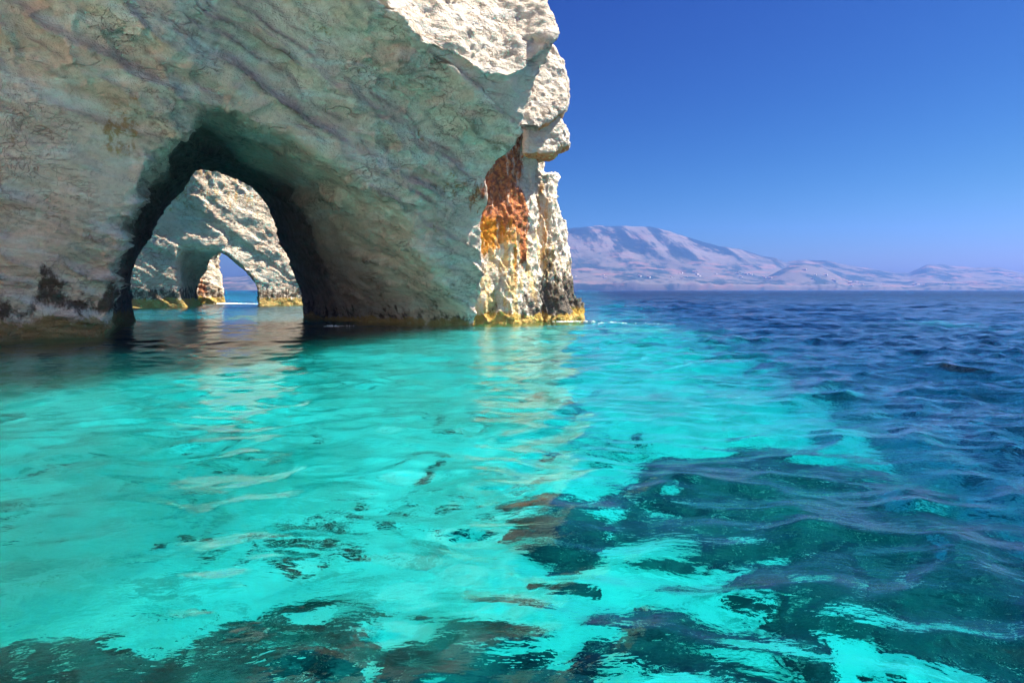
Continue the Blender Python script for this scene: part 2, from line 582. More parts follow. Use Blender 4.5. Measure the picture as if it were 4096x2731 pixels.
reef_mound('submerged_reef', 10.6, 15.9, 9.6, 3.6, 0.30, 0.7, 'broad dark weedy reef under the water on the right of the turquoise shallows', 3, 110)
reef_mound('submerged_rock', 0.9, 13.4, 0.62, 1.0, -0.6, 0.35, 'small dark rock under water left of the broad reef, nearer the cliff', 11, 40)
reef_mound('submerged_rock', 0.9, 11.3, 0.45, 0.65, -0.6, 0.3, 'small dark rock under water just left of the near tip of the broad reef', 15, 40)
reef_mound('submerged_reef', 7.0, 10.4, 3.4, 0.8, 0.05, 0.5, 'narrow dark reef under water in the bottom right, nearest the viewer', 23, 110, None, 0.9, 0.9)
reef_mound('submerged_reef', -3.0, 8.7, 6.0, 0.85, 0.10, 0.4, 'long dark strip of weedy rock under water along the bottom left', 29, 150, None, 1.1, 1.0)
reef_mound('submerged_rock', 2.1, 9.6, 0.75, 0.25, 0.2, 0.25, 'thin dark rock under water between the two bottom reefs', 33, 40)

# loose stones lying on the sand, too many to count
pr = np.random.default_rng(21)
px_ = pr.uniform(-16, 9, 26000); py_ = 5.5 + 32 * pr.uniform(0, 1, 26000) ** 1.3
keep = fbm(px_ * 0.35, py_ * 0.35, px_ * 0, 4, 47) + 0.35 * noise3(px_ * 1.3, py_ * 1.3, px_ * 0, 48) > pr.uniform(0.22, 0.85, 26000)
px_, py_ = px_[keep], py_[keep]
sz = 0.05 + 0.20 * pr.uniform(0, 1, len(px_)) ** 3
pz_ = -depth_at(px_, py_)
octa = np.array([(1, 0, 0), (-1, 0, 0), (0, 1, 0), (0, -1, 0), (0, 0, 0.7), (0, 0, -0.7)], float)
octf = np.array([(0, 2, 4), (2, 1, 4), (1, 3, 4), (3, 0, 4), (2, 0, 5), (1, 2, 5), (3, 1, 5), (0, 3, 5)])
pv_ = octa[None] * pr.uniform(0.7, 1.4, (len(px_), 6, 1)) * sz[:, None, None] + np.stack([px_, py_, pz_ + 0.25 * sz], -1)[:, None]
pf_ = octf[None] + (np.arange(len(px_)) * 6)[:, None, None]
stones = make_mesh('pebbles', pv_.reshape(-1, 3), pf_.reshape(-1, 3), MAT_REEF)
tag(stones, kind='stuff')

# ------------------------------------------------------------------ sea surface
n_front, n_back = 620, 50
radii = np.concatenate([np.geomspace(1.5, 420, 860), np.geomspace(430, R_SEA, 60)])
angs = ring_angles(n_front, n_back, 1.12)
X, Y = polar(radii, angs, 0, -6)
shape = X.shape
R = np.broadcast_to(radii[:, None], shape)
dr = np.broadcast_to(np.gradient(radii)[:, None], shape)
rough = 0.50 + 0.77 * sstep(-5, 22, X - 0.05 * Y) + 0.35 * sstep(60, 120, Y)
Zs = np.zeros(shape); DX = np.zeros(shape); DY = np.zeros(shape)
wrng = np.random.default_rng(5)
N_W = 110
for i in range(N_W):
    lam = 0.35 * (16 / 0.35) ** (i / (N_W - 1)) * wrng.uniform(0.93, 1.07)
    k = 2 * math.pi / lam
    main = -math.pi / 2 + 0.30
    ang = main + wrng.normal(0, 0.55 if lam < 3 else 0.38)
    amp = 0.0082 * lam ** 0.92 * math.exp(-(lam / 11.0) ** 2) * wrng.uniform(0.5, 1.3) * (0.6 if lam < 0.6 else 1.45 if lam < 1.8 else 1.0 if lam < 3 else 0.7)
    ph = wrng.uniform(0, 6.283)
    kx, ky = k * math.cos(ang), k * math.sin(ang)
    th = kx * X + ky * Y + ph
    fade = np.clip(lam / (2.6 * dr) - 0.6, 0, 1)
    a = amp * fade * rough
    s, c = np.sin(th), np.cos(th)
    Zs += a * c
    DX -= 1.0 * a * math.cos(ang) * s
    DY -= 1.0 * a * math.sin(ang) * s
gust = 0.75 + 0.5 * noise3(X * 0.09, Y * 0.14, X * 0, 77)
Zs *= gust
verts = np.stack([X + DX * gust, Y + DY * gust, Zs], -1)
nr, na = shape
top = verts.reshape(-1, 3)
faces = [grid_faces(nr, na, True)[:, ::-1]]
# close the body of water: a wall round the rim, a floor below the sea bed, a small plug at the centre
rim = top[(nr - 1) * na:].copy(); rim[:, 2] = -60
low = np.concatenate([rim, [[0, -6, -60], [0, -6, float(Zs[0].mean())]]])
b0 = nr * na
j = np.arange(na); j2 = (j + 1) % na
top0 = (nr - 1) * na
side = np.stack([top0 + j, top0 + j2, b0 + j2, b0 + j], -1)
tri_floor = np.stack([b0 + j, b0 + j2, np.full(na, b0 + na), np.full(na, b0 + na)], -1)
verts = np.concatenate([top, low])
me_faces = np.concatenate([faces[0], side[:, ::-1]])
far_a = sstep(25, 260, np.hypot(verts[:, 0], verts[:, 1]))
sea = make_mesh('water', verts, me_faces, MAT_WATER, attrs={'far': far_a, 'choppy': sstep(-3, 16, verts[:, 0] - 0.05 * verts[:, 1]), 'open_sea': sstep(70, 450, np.hypot(verts[:, 0], verts[:, 1]))})
import bmesh
bm = bmesh.new(); bm.from_mesh(sea.data); bm.verts.ensure_lookup_table()
for q in range(na):
    bm.faces.new([bm.verts[b0 + int(j[q])], bm.verts[b0 + int(j2[q])], bm.verts[b0 + na]])
    fc = bm.faces.new([bm.verts[int(j2[q])], bm.verts[int(j[q])], bm.verts[b0 + na + 1]])
    fc.smooth = True
bmesh.ops.recalc_face_normals(bm, faces=bm.faces)
if sum(fc.normal.z for fc in list(bm.faces)[:200]) < 0:
    bmesh.ops.reverse_faces(bm, faces=bm.faces)
bm.to_mesh(sea.data); bm.free()
tag(sea, kind='structure')


def water_z(x, y):
    d = (top[:, 0] - x) ** 2 + (top[:, 1] - y) ** 2
    return float(top[np.argmin(d), 2])

# ------------------------------------------------------------------ the near cliff with its arch
class Frame:
    """wall coordinates: s along the wall, n out of it towards the viewer, z up"""
    def __init__(self, o, es):
        self.o = np.array(o, float)
        e = np.array(es, float); self.es = e / np.linalg.norm(e)
        self.en = np.array([self.es[1], -self.es[0]])

    def world(self, p):
        xy = self.o + p[:, :1] * self.es + p[:, 1:2] * self.en
        return np.concatenate([xy, p[:, 2:3]], 1)


def star_field(poly, centre, S, Z):
    """signed distance-like field of an arch opening given by its outline (seen from its centre on the water)"""
    poly = np.array(poly, float) - np.array([centre, 0.0])
    th = np.arctan2(poly[:, 1], poly[:, 0]); r = np.hypot(poly[:, 0], poly[:, 1])
    o = np.argsort(th); th, r = th[o], r[o]
    T = np.arctan2(Z, S - centre); Rr = np.hypot(S - centre, Z)
    below = Z < 0
    Tc = np.where(below & (S < centre), math.pi, np.where(below, 0, T))
    Rb = np.where(below, np.abs(S - centre), Rr)
    return Rb - np.interp(Tc, th, r)


def ledge(q, q0, w, a):
    return a * sstep(q0, q0 + w, q)


CLIFF = Frame((-30, 41), (0.839, 0.544))
FRONT = [(4.9, 0), (5.12, 0.8), (5.12, 3.41), (5.48, 5.02), (5.93, 7.37), (6.52, 9.29), (7.03, 11.06), (7.58, 11.72), (8.84, 12.58), (9.21, 13.54), (9.7, 14.13), (10.41, 14.34), (13.05, 13.33), (16.52, 12.14), (21.18, 10.01), (25.3, 6.51), (28.2, 3.5), (30.6, 1.2), (31.4, 0)]
MID = [(5.72, 0), (5.95, 3.5), (6.52, 6.49), (7.34, 9.2), (8.59, 12.0), (9.82, 14.51), (10.76, 15.49), (13.68, 14.96), (16.43, 13.27), (19.33, 11.48), (22.39, 7.07), (23.99, 3.99), (25.84, 0)]
REAR = [(8.36, 0), (8.24, 5.73), (9.65, 8.3), (12.34, 12.74), (13.33, 14.91), (14.75, 15.04), (16.4, 14.75), (19.4, 13.29), (21.63, 7.89), (23.23, 4.18), (24.07, 1.83), (24.1, 0)]
BACK = -24.0
SLOPE = 0.44


def wall_profile(S, Z):
    q = 0.914 * Z + 0.407 * S
    wob = 0.5 * noise3(S * 0.16, Z * 0.16, S * 0 + 2, 9)
    qq = q + wob
    W = SLOPE * Z
    W = W + ledge(qq, 23.9, 2.0, 3.1) * sstep(6, 14, S) - (2.8 * sstep(26.2, 26.9, qq) + 0.85 * np.clip(qq - 26.9, 0, 30)) * sstep(9, 12, S) - 0.14 * np.clip(qq - 18, 0, 7) * sstep(6, 14, S)
    W = W + ledge(qq, 14.3, 0.8, 1.15) * sstep(11, 7, S) - 0.10 * np.clip(qq - 7.5, 0, 7) * sstep(12, 8, S)
    W = W + ledge(qq, 17.6, 0.7, 0.9) * sstep(13, 9, S)
    W = W + ledge(qq, 21.4, 0.7, 0.85) * sstep(22, 16, S)
    W = W + ledge(qq, 20.6, 0.6, 0.7) * sstep(16, 22, S)
    W = W + 0.5 * noise3(S * 0.1, Z * 0.1, S * 0, 4)
    return W


h = 0.155
sg = np.arange(-13, 34.5, h); ng = np.arange(-25.5, 17, h); zg = np.arange(-6, 33, h)
S2, Z2 = np.meshgrid(sg, zg, indexing='ij')
W2 = wall_profile(S2, Z2)
G0 = star_field(FRONT, 17.5, S2, Z2)
G1 = star_field(MID, 15.6, S2, Z2)
G2 = star_field(REAR, 16.2, S2, Z2)
G0, G1, G2, W2 = (a_.astype(np.float32) for a_ in (G0, G1, G2, W2))
right_edge = np.interp(Z2, [-7, 0, 3, 5, 7.5, 9.5, 12, 14.2, 17.4, 21, 24, 36], [32.3, 32.0, 31.9, 31.6, 30.9, 30.8, 30.2, 31.1, 31.7, 32.2, 32.0, 31.5])
right_edge = right_edge + 0.25 * noise3(S2 * 0.0, Z2 * 0.9, S2 * 0, 12)
N3 = ng[None, :, None].astype(np.float32)
W3 = W2[:, None, :].astype(np.float32)
e = np.clip((W3 - N3) / (W3 - BACK), 0, 1)
hole = np.where(e < 0.43, G0[:, None, :] + (G1 - G0)[:, None, :] * (e / 0.43), G1[:, None, :] + (G2 - G1)[:, None, :] * ((e - 0.43) / 0.57)).astype(np.float32)
lip = (0.15 + 0.22 * sstep(9, 15, S2))[:, None, :].astype(np.float32)
val = smax((N3 - W3) * 0.9, -hole, lip)
val = np.maximum(val, BACK - N3)
val = smax(val, (S2 - right_edge)[:, None, :].astype(np.float32), 0.25)
val = np.maximum(val, (-12.5 - S2)[:, None, :].astype(np.float32))
val = np.maximum(val, (Z2 - 32)[:, None, :].astype(np.float32))
val = np.maximum(val, (-5.6 - Z2)[:, None, :].astype(np.float32))
pts, quads = surface_nets(val.astype(np.float32), (sg[0], ng[0], zg[0]), h)
del val, hole, e


def to_world_mesh(frame, pts, quads):
    v = frame.world(pts)
    n = quad_normals(v, quads)
    # es, en, z is a left or right handed frame: make normals point out of the rock
    return v, n


def strata(q, x, y, z, seed):
    """layered ledges along the bedding"""
    w = 0.9 * fbm(x * 0.22, y * 0.22, z * 0.22, 3, seed)
    out = 0; seam = 0
    for per, amp, s2 in ((2.9, 0.62, 1), (1.05, 0.27, 2), (0.42, 0.09, 3)):
        t = (q + w + s2 * 0.3) / per
        fr = t - np.floor(t)
        saw = np.where(fr < 0.14, sstep(0, 0.14, fr), 1 - (fr - 0.14) / 0.86) - 0.5
        gate = sstep(-0.25, 0.45, noise3(x * 0.17 + s2, y * 0.17, z * 0.3, seed + 50 + s2))
        out = out + amp * saw * (0.2 + 0.8 * gate)
        notch = np.exp(-((np.minimum(fr, 1 - fr) * per) / (0.10 + 0.03 / s2)) ** 2) * gate
        out = out - notch * amp * 0.45
        seam = np.maximum(seam, notch * (1.0, 0.8, 0.5)[s2 - 1])
    return out, seam


def rock_relief(P, q, seed, k=1.0):
    x, y, z = P[:, 0].astype(np.float32), P[:, 1].astype(np.float32), P[:, 2].astype(np.float32)
    d = 0.45 * fbm(x * 0.18, y * 0.18, z * 0.18, 3, seed)
    st, seam = strata(q, x, y, z, seed + 3)
    d = d + 1.15 * st
    wx = x + 0.5 * noise3(x * 0.6, y * 0.6, z * 0.6, seed + 8)
    wz = z + 0.5 * noise3(x * 0.6, y * 0.6, z * 0.6, seed + 9)
    f1, f2, idv = cells(wx * 0.42, y * 0.42, (wz + 0.4 * x) * 0.62, seed + 4)
    gate = sstep(-0.2, 0.35, noise3(x * 0.12, y * 0.12, z * 0.12, seed + 21))
    d = d + gate * (0.55 * (idv - 0.5) - 0.22 * (1 - sstep(0.0, 0.14, f2 - f1)))
    d = d + 0.16 * ridged(x * 0.8, y * 0.8, z * 0.8, 5, seed + 13, 0.55) * (0.35 + 0.65 * gate)
    return d * k, seam


def zero_attrs(n):
    return {a: np.zeros(n, np.float32) for a in ('ochre', 'rust', 'amber', 'lichen', 'weed', 'seam', 'painted_shade')}


v, nrm = to_world_mesh(CLIFF, pts, quads)
q = 0.914 * pts[:, 2] + 0.407 * pts[:, 0] + 0.12 * pts[:, 1]
d, seam = rock_relief(v, q, 100)
d = d * (1 - 0.6 * sstep(26, 30, pts[:, 0])) * (1 - 0.7 * sstep(-12, -18, pts[:, 1]))
v = v + nrm * d[:, None]
A = zero_attrs(len(v))
A['seam'] = seam
x, y, z = v[:, 0], v[:, 1], v[:, 2]
wob = fbm(x * 0.35, y * 0.35, z * 0.12, 4, 201)
drip = fbm(x * 0.9, y * 0.9, z * 0.12, 4, 205)
A['lichen'] = 0.80 * sstep(4.4, 1.6, z + 1.8 * drip + 0.8 * wob) * sstep(0.9, 2.0, z + 0.7 * wob) * sstep(6.8, 4.8, pts[:, 0]) + 0.62 * sstep(2.4, 0.1, z + 1.6 * drip) * sstep(8, 12, pts[:, 0])
inner = sstep(-2.5, -5.5, pts[:, 1] - SLOPE * pts[:, 2] * 0.5) * sstep(4.9, 5.5, pts[:, 0])
A['painted_shade'] = sstep(4.9, 5.5, pts[:, 0]) * np.maximum(0.95 * sstep(-6.5, -12.0, pts[:, 1] - 0.2 * pts[:, 2] + 1.5 * wob + 4.5 * sstep(12, 16, pts[:, 0])), 0.85 * sstep(-0.3, -3.5, pts[:, 1] - 0.2 * z) * sstep(2.5, -2.0, pts[:, 0] - (27.6 - 0.75 * z) + 1.0 * wob) * sstep(12, 6, z))  # darkness of the tunnel put into the colour of its inner walls
A['weed'] = sstep(1.7, 0.6, z + 0.6 * wob) * sstep(10, 6, pts[:, 0]) + 0.8 * sstep(0.7, 0.2, z + 0.4 * wob)
oc = np.exp(-((pts[:, 0] - 0.5) / 2.2) ** 2 - ((z - 11.2) / 2.2) ** 2) + np.exp(-((pts[:, 0] - 4.8) / 1.6) ** 2 - ((z - 12.4) / 1.5) ** 2)
A['ochre'] = 0.38 * oc + 0.35 * sstep(0.25, 0.7, fbm(x * 0.2, y * 0.2, z * 0.2, 3, 221))
A['rust'] = 0.75 * np.exp(-((pts[:, 0] - 29.8) / 1.0) ** 2 - ((z - 10.6) / 1.2) ** 2) + 0.55 * np.exp(-((pts[:, 0] - 31.2) / 0.7) ** 2 - ((z - 17) / 2.6) ** 2)
cliff = empty('sea_cliff', 'huge overhanging pale limestone cliff with a natural arch at the left, in shade', 'cliff', (-15.0, 52.0, 0.0))
cliff_inv = np.array([-15.0, 52.0, 0.0])
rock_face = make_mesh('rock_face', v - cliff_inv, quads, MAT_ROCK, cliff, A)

# unseen cliff added left of and behind the viewer, bouncing sunlight onto the shaded wall
cp = np.array([(-39.0, 36.5), (-40.0, 31.0), (-38.0, 21.0), (-32.5, 9.0), (-25.0, -5.0), (-15.0, -19.0), (-2.0, -31.0), (13.0, -41.0)])
ct = np.linspace(0, len(cp) - 1, 150)
cz = np.linspace(-5.5, 42, 90)
ci = np.clip(ct.astype(int), 0, len(cp) - 2)
fr = (ct - ci)[:, None]
cxy = cp[ci] * (1 - sstep(0, 1, fr)) + cp[ci + 1] * sstep(0, 1, fr)
tan = np.gradient(cxy, axis=0); tan /= np.linalg.norm(tan, axis=1, keepdims=True)
nor = np.stack([-tan[:, 1], tan[:, 0]], 1)
lean = -0.34 * np.clip(cz, 0, 40)
gx = cxy[:, 0][:, None] + nor[:, 0][:, None] * lean; gy = cxy[:, 1][:, None] + nor[:, 1][:, None] * lean
gz = np.broadcast_to(cz, gx.shape)
v = np.stack([gx, gy, gz], -1).reshape(-1, 3)
fq = grid_faces(len(ct), len(cz), False)
nrm = quad_normals(v, fq)
if nrm[:, 0].mean() < 0:
    fq = fq[:, ::-1]; nrm = -nrm
d, seam = rock_relief(v, 0.914 * v[:, 2] + 0.3 * v[:, 1], 150)
v = v + nrm * d[:, None]
A = zero_attrs(len(v))
A['seam'] = seam
A['weed'] = sstep(1.5, 0.6, v[:, 2])
bounce_cliff = make_mesh('added_bounce_cliff', v - cliff_inv, fq, MAT_ROCK, cliff, A)

# the sunlit brow of the cliff, above the green ledge
h = 0.14
sg = np.arange(8, 36, h); ng = np.arange(3, 17.5, h); zg = np.arange(11, 34, h)
S2, Z2 = np.meshgrid(sg, zg, indexing='ij')
q2 = 0.914 * Z2 + 0.407 * S2 + 0.5 * noise3(S2 * 0.3, Z2 * 0.3, S2 * 0, 61)
qb = np.interp(S2, [8, 22, 24, 26.4, 28.5, 29.8, 31.5, 34], [26.3, 26.1, 26.6, 27.0, 27.9, 29.0, 31.0, 32.5])
wz = SLOPE * Z2 + 2.6
zb = (qb - 0.407 * S2) / 0.914
n_at = SLOPE * zb + 2.9
over = np.where(q2 < qb, np.minimum(wz, n_at), n_at - 0.30 * (q2 - qb) + 0.35 * (1 - np.exp(-(q2 - qb) / 0.8)))
over = over + 0.25 * noise3(S2 * 0.25, Z2 * 0.25, S2 * 0 + 5, 63) * sstep(-1, 1, q2 - qb)
redge = np.interp(Z2, [11, 14, 17.4, 19, 20.8, 22, 24, 27, 36], [30.5, 30.8, 31.4, 31.7, 32.4, 32.7, 32.4, 32.0, 31.5]) + 0.3 * noise3(S2 * 0, Z2 * 0.8, S2 * 0, 64)
N3 = ng[None, :, None]
val = (N3 - over[:, None, :]) * 0.9
val = smax(val, (26.0 - q2)[:, None, :], 0.35)
val = smax(val, (S2 - redge)[:, None, :], 0.8)
val = np.maximum(val, np.maximum((9.0 - S2), (Z2 - 33))[:, None, :])
val = np.maximum(val, 2.0 - N3)
pts, quads = surface_nets(val.astype(np.float32), (sg[0], ng[0], zg[0]), h)
v, nrm = to_world_mesh(CLIFF, pts, quads)
x, y, z = (v[:, k].astype(np.float32) for k in range(3))
d = 0.35 * fbm(x * 0.35, y * 0.35, z * 0.35, 3, 301) + 0.13 * ridged(x * 0.7, y * 0.7, z * 0.9, 6, 311, 0.6)
f1, f2, idv = cells(x * 0.7 + 0.4 * noise3(x, y, z, 325), y * 0.7, z * 0.8, 321)
vary = sstep(-0.3, 0.3, noise3(x * 0.3, y * 0.3, z * 0.3, 329))
d = d + 0.45 * (idv - 0.5) * vary
f1, f2, idv = cells(x * 1.7, y * 1.7, z * 2.3, 322)
d = d + 0.2 * (idv - 0.5) * (1 - vary)
v = v + nrm * d[:, None]
A = zero_attrs(len(v))
A['rust'] = 0.6 * np.exp(-((pts[:, 0] - 32.0) / 0.6) ** 2 - ((z - 18.5) / 1.8) ** 2)
overhang = make_mesh('overhang', v - cliff_inv, quads, MAT_TOP, cliff, A)
overhang['label'] = 'rough sunlit white brow jutting out above the green ledge'

# the sunlit stained spur at the right end of the cliff
SPUR = Frame((-3.2, 58.6), (9.8, 8.6))
h = 0.11
sg = np.arange(-2.5, 18.5, h); ng = np.arange(-9, 3.2, h); zg = np.arange(-7, 27, h)
SS, NN, ZZ = np.meshgrid(sg.astype(np.float32), ng.astype(np.float32), zg.astype(np.float32), indexing='ij')


def column(s0, n0, r0, s1, n1, r1, ztop, zb=-7.0, zk=0.0):
    """leaning tapering column: centre and radius at the water and at 20 m"""
    t = ZZ / 20.0
    cs = s0 + (s1 - s0) * t; cn = n0 + (n1 - n0) * t; r = r0 + (r1 - r0) * np.clip(t, -0.3, 1.2)
    dd = np.hypot(SS - cs, NN - cn) - r
    return np.maximum(dd, ZZ - ztop)


val = column(5.5, -2.6, 3.0, 5.6, -3.4, 2.4, 24)
val = smin(val, column(7.3, -1.4, 1.6, 8.0, -2.3, 0.95, 22.5), 0.25)
val = smin(val, column(11.2, -2.6, 2.6, 11.4, -3.6, 0.9, 14.6), 0.3)
val = smin(val, column(12.9, -2.2, 1.6, 11.7, -3.0, 0.9, 10.2), 0.35)
val = smin(val, column(11.2, -1.5, 1.1, 11.0, -2.6, 0.7, 12.2), 0.3)
val = smin(val, column(14.3, -1.9, 1.15, 12.2, -2.4, 0.2, 2.3), 0.6)
val = smin(val, column(9.5, -5.0, 3.0, 9.6, -5.0, 2.3, 25.5), 0.4)
val = smin(val, column(3.2, -4.0, 3.2, 3.2, -4.5, 3.2, 25), 0.5)
val = np.maximum(val, -6.5 - ZZ)
pts, quads = surface_nets(val, (sg[0], ng[0], zg[0]), h)
del SS, NN, ZZ, val
v, nrm = to_world_mesh(SPUR, pts, quads)
s = pts[:, 0]
x, y, z = (v[:, k].astype(np.float32) for k in range(3))
d = 0.35 * fbm(x * 0.4, y * 0.4, z * 0.2, 3, 401) + 0.15 * ridged(x * 1.1, y * 1.1, z * 0.6, 5, 411, 0.6)
wx = x + 0.35 * noise3(x * 0.8, y * 0.8, z * 0.8, 415); wz = z + 0.35 * noise3(x * 0.8, y * 0.8, z * 0.8, 416)
f1, f2, idv = cells(wx * 0.9, y * 0.9, wz * 0.55, 421)
d = d + 0.34 * (idv - 0.5) - 0.12 * (1 - sstep(0, 0.15, f2 - f1))
f1, f2, idv = cells(wx * 2.3, y * 2.3, wz * 1.7, 425)
d = d + 0.17 * (idv - 0.5)
v = v + nrm * (d * sstep(-1.5, 1.0, z + 2))[:, None]
A = zero_attrs(len(v))
wob = fbm(x * 0.5, y * 0.5, z * 0.2, 4, 431)
streak = fbm(x * 1.4, y * 1.4, z * 0.18, 4, 441)
A['rust'] = sstep(7.6, 6.0, s + 0.8 * wob) * sstep(5.5, 8.8, z + 2.0 * wob) * sstep(21.5, 18.5, z) * (0.85 + 0.35 * streak) + 0.85 * np.exp(-((s - 6.0 - 0.5 * wob) / 0.6) ** 2) * sstep(3.4, 6.0, z) * sstep(13, 10, z)
A['amber'] = 0.95 * sstep(5.4, 3.4, s + 0.8 * wob) * sstep(6.2, 7.2, z + wob) * sstep(10.8, 8.8, z + wob) + 0.75 * np.exp(-((s - 5.0 - 0.5 * wob) / 0.4) ** 2) * sstep(2.8, 4, z) * sstep(9, 7, z) + 0.6 * np.exp(-((s - 9.8 - 0.6 * wob) / 0.8) ** 2) * sstep(4.0, 6, z) * sstep(16, 13, z)
A['ochre'] = 0.75 * sstep(10, 6, z + 2 * wob) * (0.7 + 0.6 * streak) + 0.25 * (streak > 0.2)
A['lichen'] = (0.72 * sstep(4.6, 2.8, z + 2.2 * wob) * sstep(4.4, 6.2, s + 1.2 * wob) + 0.68 * sstep(8.4, 5.4, z + 2.2 * wob) * sstep(8.2, 9.8, s + wob) * (0.75 + 0.5 * streak) + 0.5 * sstep(1.4, 0.6, z + 1.2 * wob)) * sstep(0.35, 1.0, z + 0.3 * wob)
A['weed'] = 0.95 * sstep(1.25, 0.5, z + 0.5 * wob) + 0.6 * sstep(2.0, 1.0, z) * sstep(12.0, 13.5, s)
buttress = make_mesh('buttress', v - cliff_inv, quads, MAT_SPUR, cliff, A)
buttress['label'] = 'sunlit spur streaked with rust, orange and black at the cliff end'


def boulder(name, c, planes, seed, res=0.1, label=None):
    """angular block: an intersection of half spaces with rounded edges"""
    c = np.array(c, float)
    R = max(p[1] for p in planes) + 0.7
    g = np.arange(-R, R, res)
    gx, gy, gz = np.meshgrid(g, g, g, indexing='ij')
    val = None
    for (nv, r) in planes:
        nv = np.array(nv, float); nv /= np.linalg.norm(nv)
        dd = gx * nv[0] + gy * nv[1] + gz * nv[2] - r
        val = dd if val is None else smax(val, dd, 0.3)
    p, f = surface_nets(val, (-R, -R, -R), res)
    n = quad_normals(p, f)
    w = p + c
    x, y, z = (w[:, k].astype(np.float32) for k in range(3))
    d = 0.2 * fbm(x * 0.7, y * 0.7, z * 0.7, 3, seed) + 0.12 * ridged(x * 1.3, y * 1.3, z * 1.3, 4, seed + 3, 0.55)
    f1, f2, idv = cells(x * 1.1, y * 1.1, z * 1.1, seed + 7)
    d = d + 0.16 * (idv - 0.5)
    p = p + n * d[:, None]
    A = zero_attrs(len(p))
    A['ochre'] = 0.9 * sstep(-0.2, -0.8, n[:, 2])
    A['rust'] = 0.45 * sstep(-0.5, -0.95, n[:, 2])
    o = make_mesh(name, p + c - cliff_inv, f, MAT_TOP, cliff, A)
    if label:
        o['label'] = label
    return o


# three blocks perched on the outer side of the spur (placed along its face)
boulder('boulder', (3.7, 65.2, 22.1), [((1, -0.2, 0.05), 1.35), ((-1, 0.3, 0), 1.6), ((0.4, -1, 0.25), 1.9), ((0, 1, 0), 2.2), ((0.35, 0, 1), 3.6), ((-0.45, 0, 1), 3.7), ((0.75, 0, -1), 2.7), ((0.9, 0, 0.6), 2.3), ((1, 0, -0.4), 2.0)], 501, 0.11, 'tall white block hanging at the top of the spur')
boulder('boulder', (3.6, 65.0, 17.6), [((1, -0.3, 0.1), 1.4), ((-1, 0.3, 0), 1.7), ((0.35, -1, 0.1), 1.5), ((0, 1, 0), 2.0), ((0.6, 0, 1), 1.7), ((0.1, 0, -1), 1.9), ((0.9, 0, -0.7), 1.35)], 517, 0.1, 'lower square block wedged under the tall one')
boulder('boulder', (4.7, 65.6, 17.6), [((1, 0, 0.1), 0.6), ((-1, 0, 0), 0.7), ((0.2, -1, 0.1), 0.8), ((0, 1, 0), 1.0), ((0.3, 0, 1), 1.0), ((0.3, 0, -1), 1.0)], 523, 0.08, 'small knob on the outer side of the lower block')

# ------------------------------------------------------------------ the second arch, seen through the first
ARCH = Frame((-62.6, 115.0), (0.8, 0.6))
h = 0.27
sg = np.arange(-16, 42, h); ng = np.arange(-11, 13, h); zg = np.arange(-8, 36, h)
S2, Z2 = np.meshgrid(sg, zg, indexing='ij')
AF = [(7.2, 0), (5.8, 4.8), (5.1, 7.8), (4.9, 10.3), (6.4, 10.9), (8.5, 10.4), (12.0, 9.7), (14.3, 8.3), (16.6, 6.5), (18.2, 4.8), (19.0, 3.2), (19.5, 0)]
AR = [(12.0, 0), (12.6, 6.3), (12.7, 10.4), (14.7, 10.0), (17.2, 8.3), (19.4, 6.6), (21.3, 4.6), (21.8, 2.6), (22.0, 0)]
G0 = star_field(AF, 13.0, S2, Z2); G1 = star_field(AR, 15.5, S2, Z2)
q2 = 0.85 * Z2 + 0.5 * S2
W2 = 0.31 * np.minimum(Z2, 24) + 0.6 * noise3(S2 * 0.12, Z2 * 0.12, S2 * 0, 71)
W2 = W2 - 0.085 * np.clip(S2 - 9.5 + 0.25 * (Z2 - 10), 0, 30) ** 1.45 + ledge(q2 + 0.3 * noise3(S2 * .3, Z2 * .3, S2 * 0, 72), 9.2, 0.5, 0.55) + ledge(q2, 17.5, 0.6, 0.5)
N3 = ng[None, :, None].astype(np.float32); W3 = W2[:, None, :].astype(np.float32)
e = np.clip((W3 - N3) / (W3 + 9), 0, 1)
hole = G0[:, None, :] + (G1 - G0)[:, None, :] * e
val = smax((N3 - W3) * 0.93, -hole, 0.5)
val = np.maximum(val, -9 - N3)
val = np.maximum(val, np.maximum(np.maximum(-15 - S2, S2 - 36 + 0.25 * Z2), np.maximum(Z2 - 34, -7.5 - Z2))[:, None, :])
pts, quads = surface_nets(val.astype(np.float32), (sg[0], ng[0], zg[0]), h)
del val, hole
v, nrm = to_world_mesh(ARCH, pts, quads)
x, y, z = (v[:, k].astype(np.float32) for k in range(3))
q = 0.85 * pts[:, 2] + 0.5 * pts[:, 0] + 0.1 * pts[:, 1]
d, seam = rock_relief(v, q, 600, 0.38)
d = d + 0.22 * ridged(x * 0.3, y * 0.3, z * 0.3, 5, 611) * sstep(8, 15, pts[:, 0] + 0.3 * pts[:, 2])
v = v + nrm * d[:, None]
A = zero_attrs(len(v))
A['seam'] = 0.6 * seam
A['painted_shade'] = 0.7 * sstep(0.5, -2.5, pts[:, 1] - 0.3 * z) * sstep(14.0, 12.5, pts[:, 0]) * sstep(11, 9.5, z) * sstep(5.5, 7.0, pts[:, 0])  # shaded jamb of the second arch, darkened by colour
wob = fbm(x * 0.3, y * 0.3, z * 0.12, 4, 631)
A['lichen'] = 0.75 * sstep(5.0, 2.2, z + 1.6 * wob) * sstep(0.8, 1.6, z)
A['weed'] = sstep(1.9, 1.0, z + 0.5 * wob)
A['ochre'] = 0.4 * sstep(0.1, 0.6, fbm(x * 0.2, y * 0.2, z * 0.2, 3, 641)) + 0.45 * sstep(13, 19, pts[:, 2])
arch_loc = np.array([-50.0, 124.0, 0.0])
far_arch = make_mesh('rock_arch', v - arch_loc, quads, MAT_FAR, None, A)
far_arch.location = arch_loc
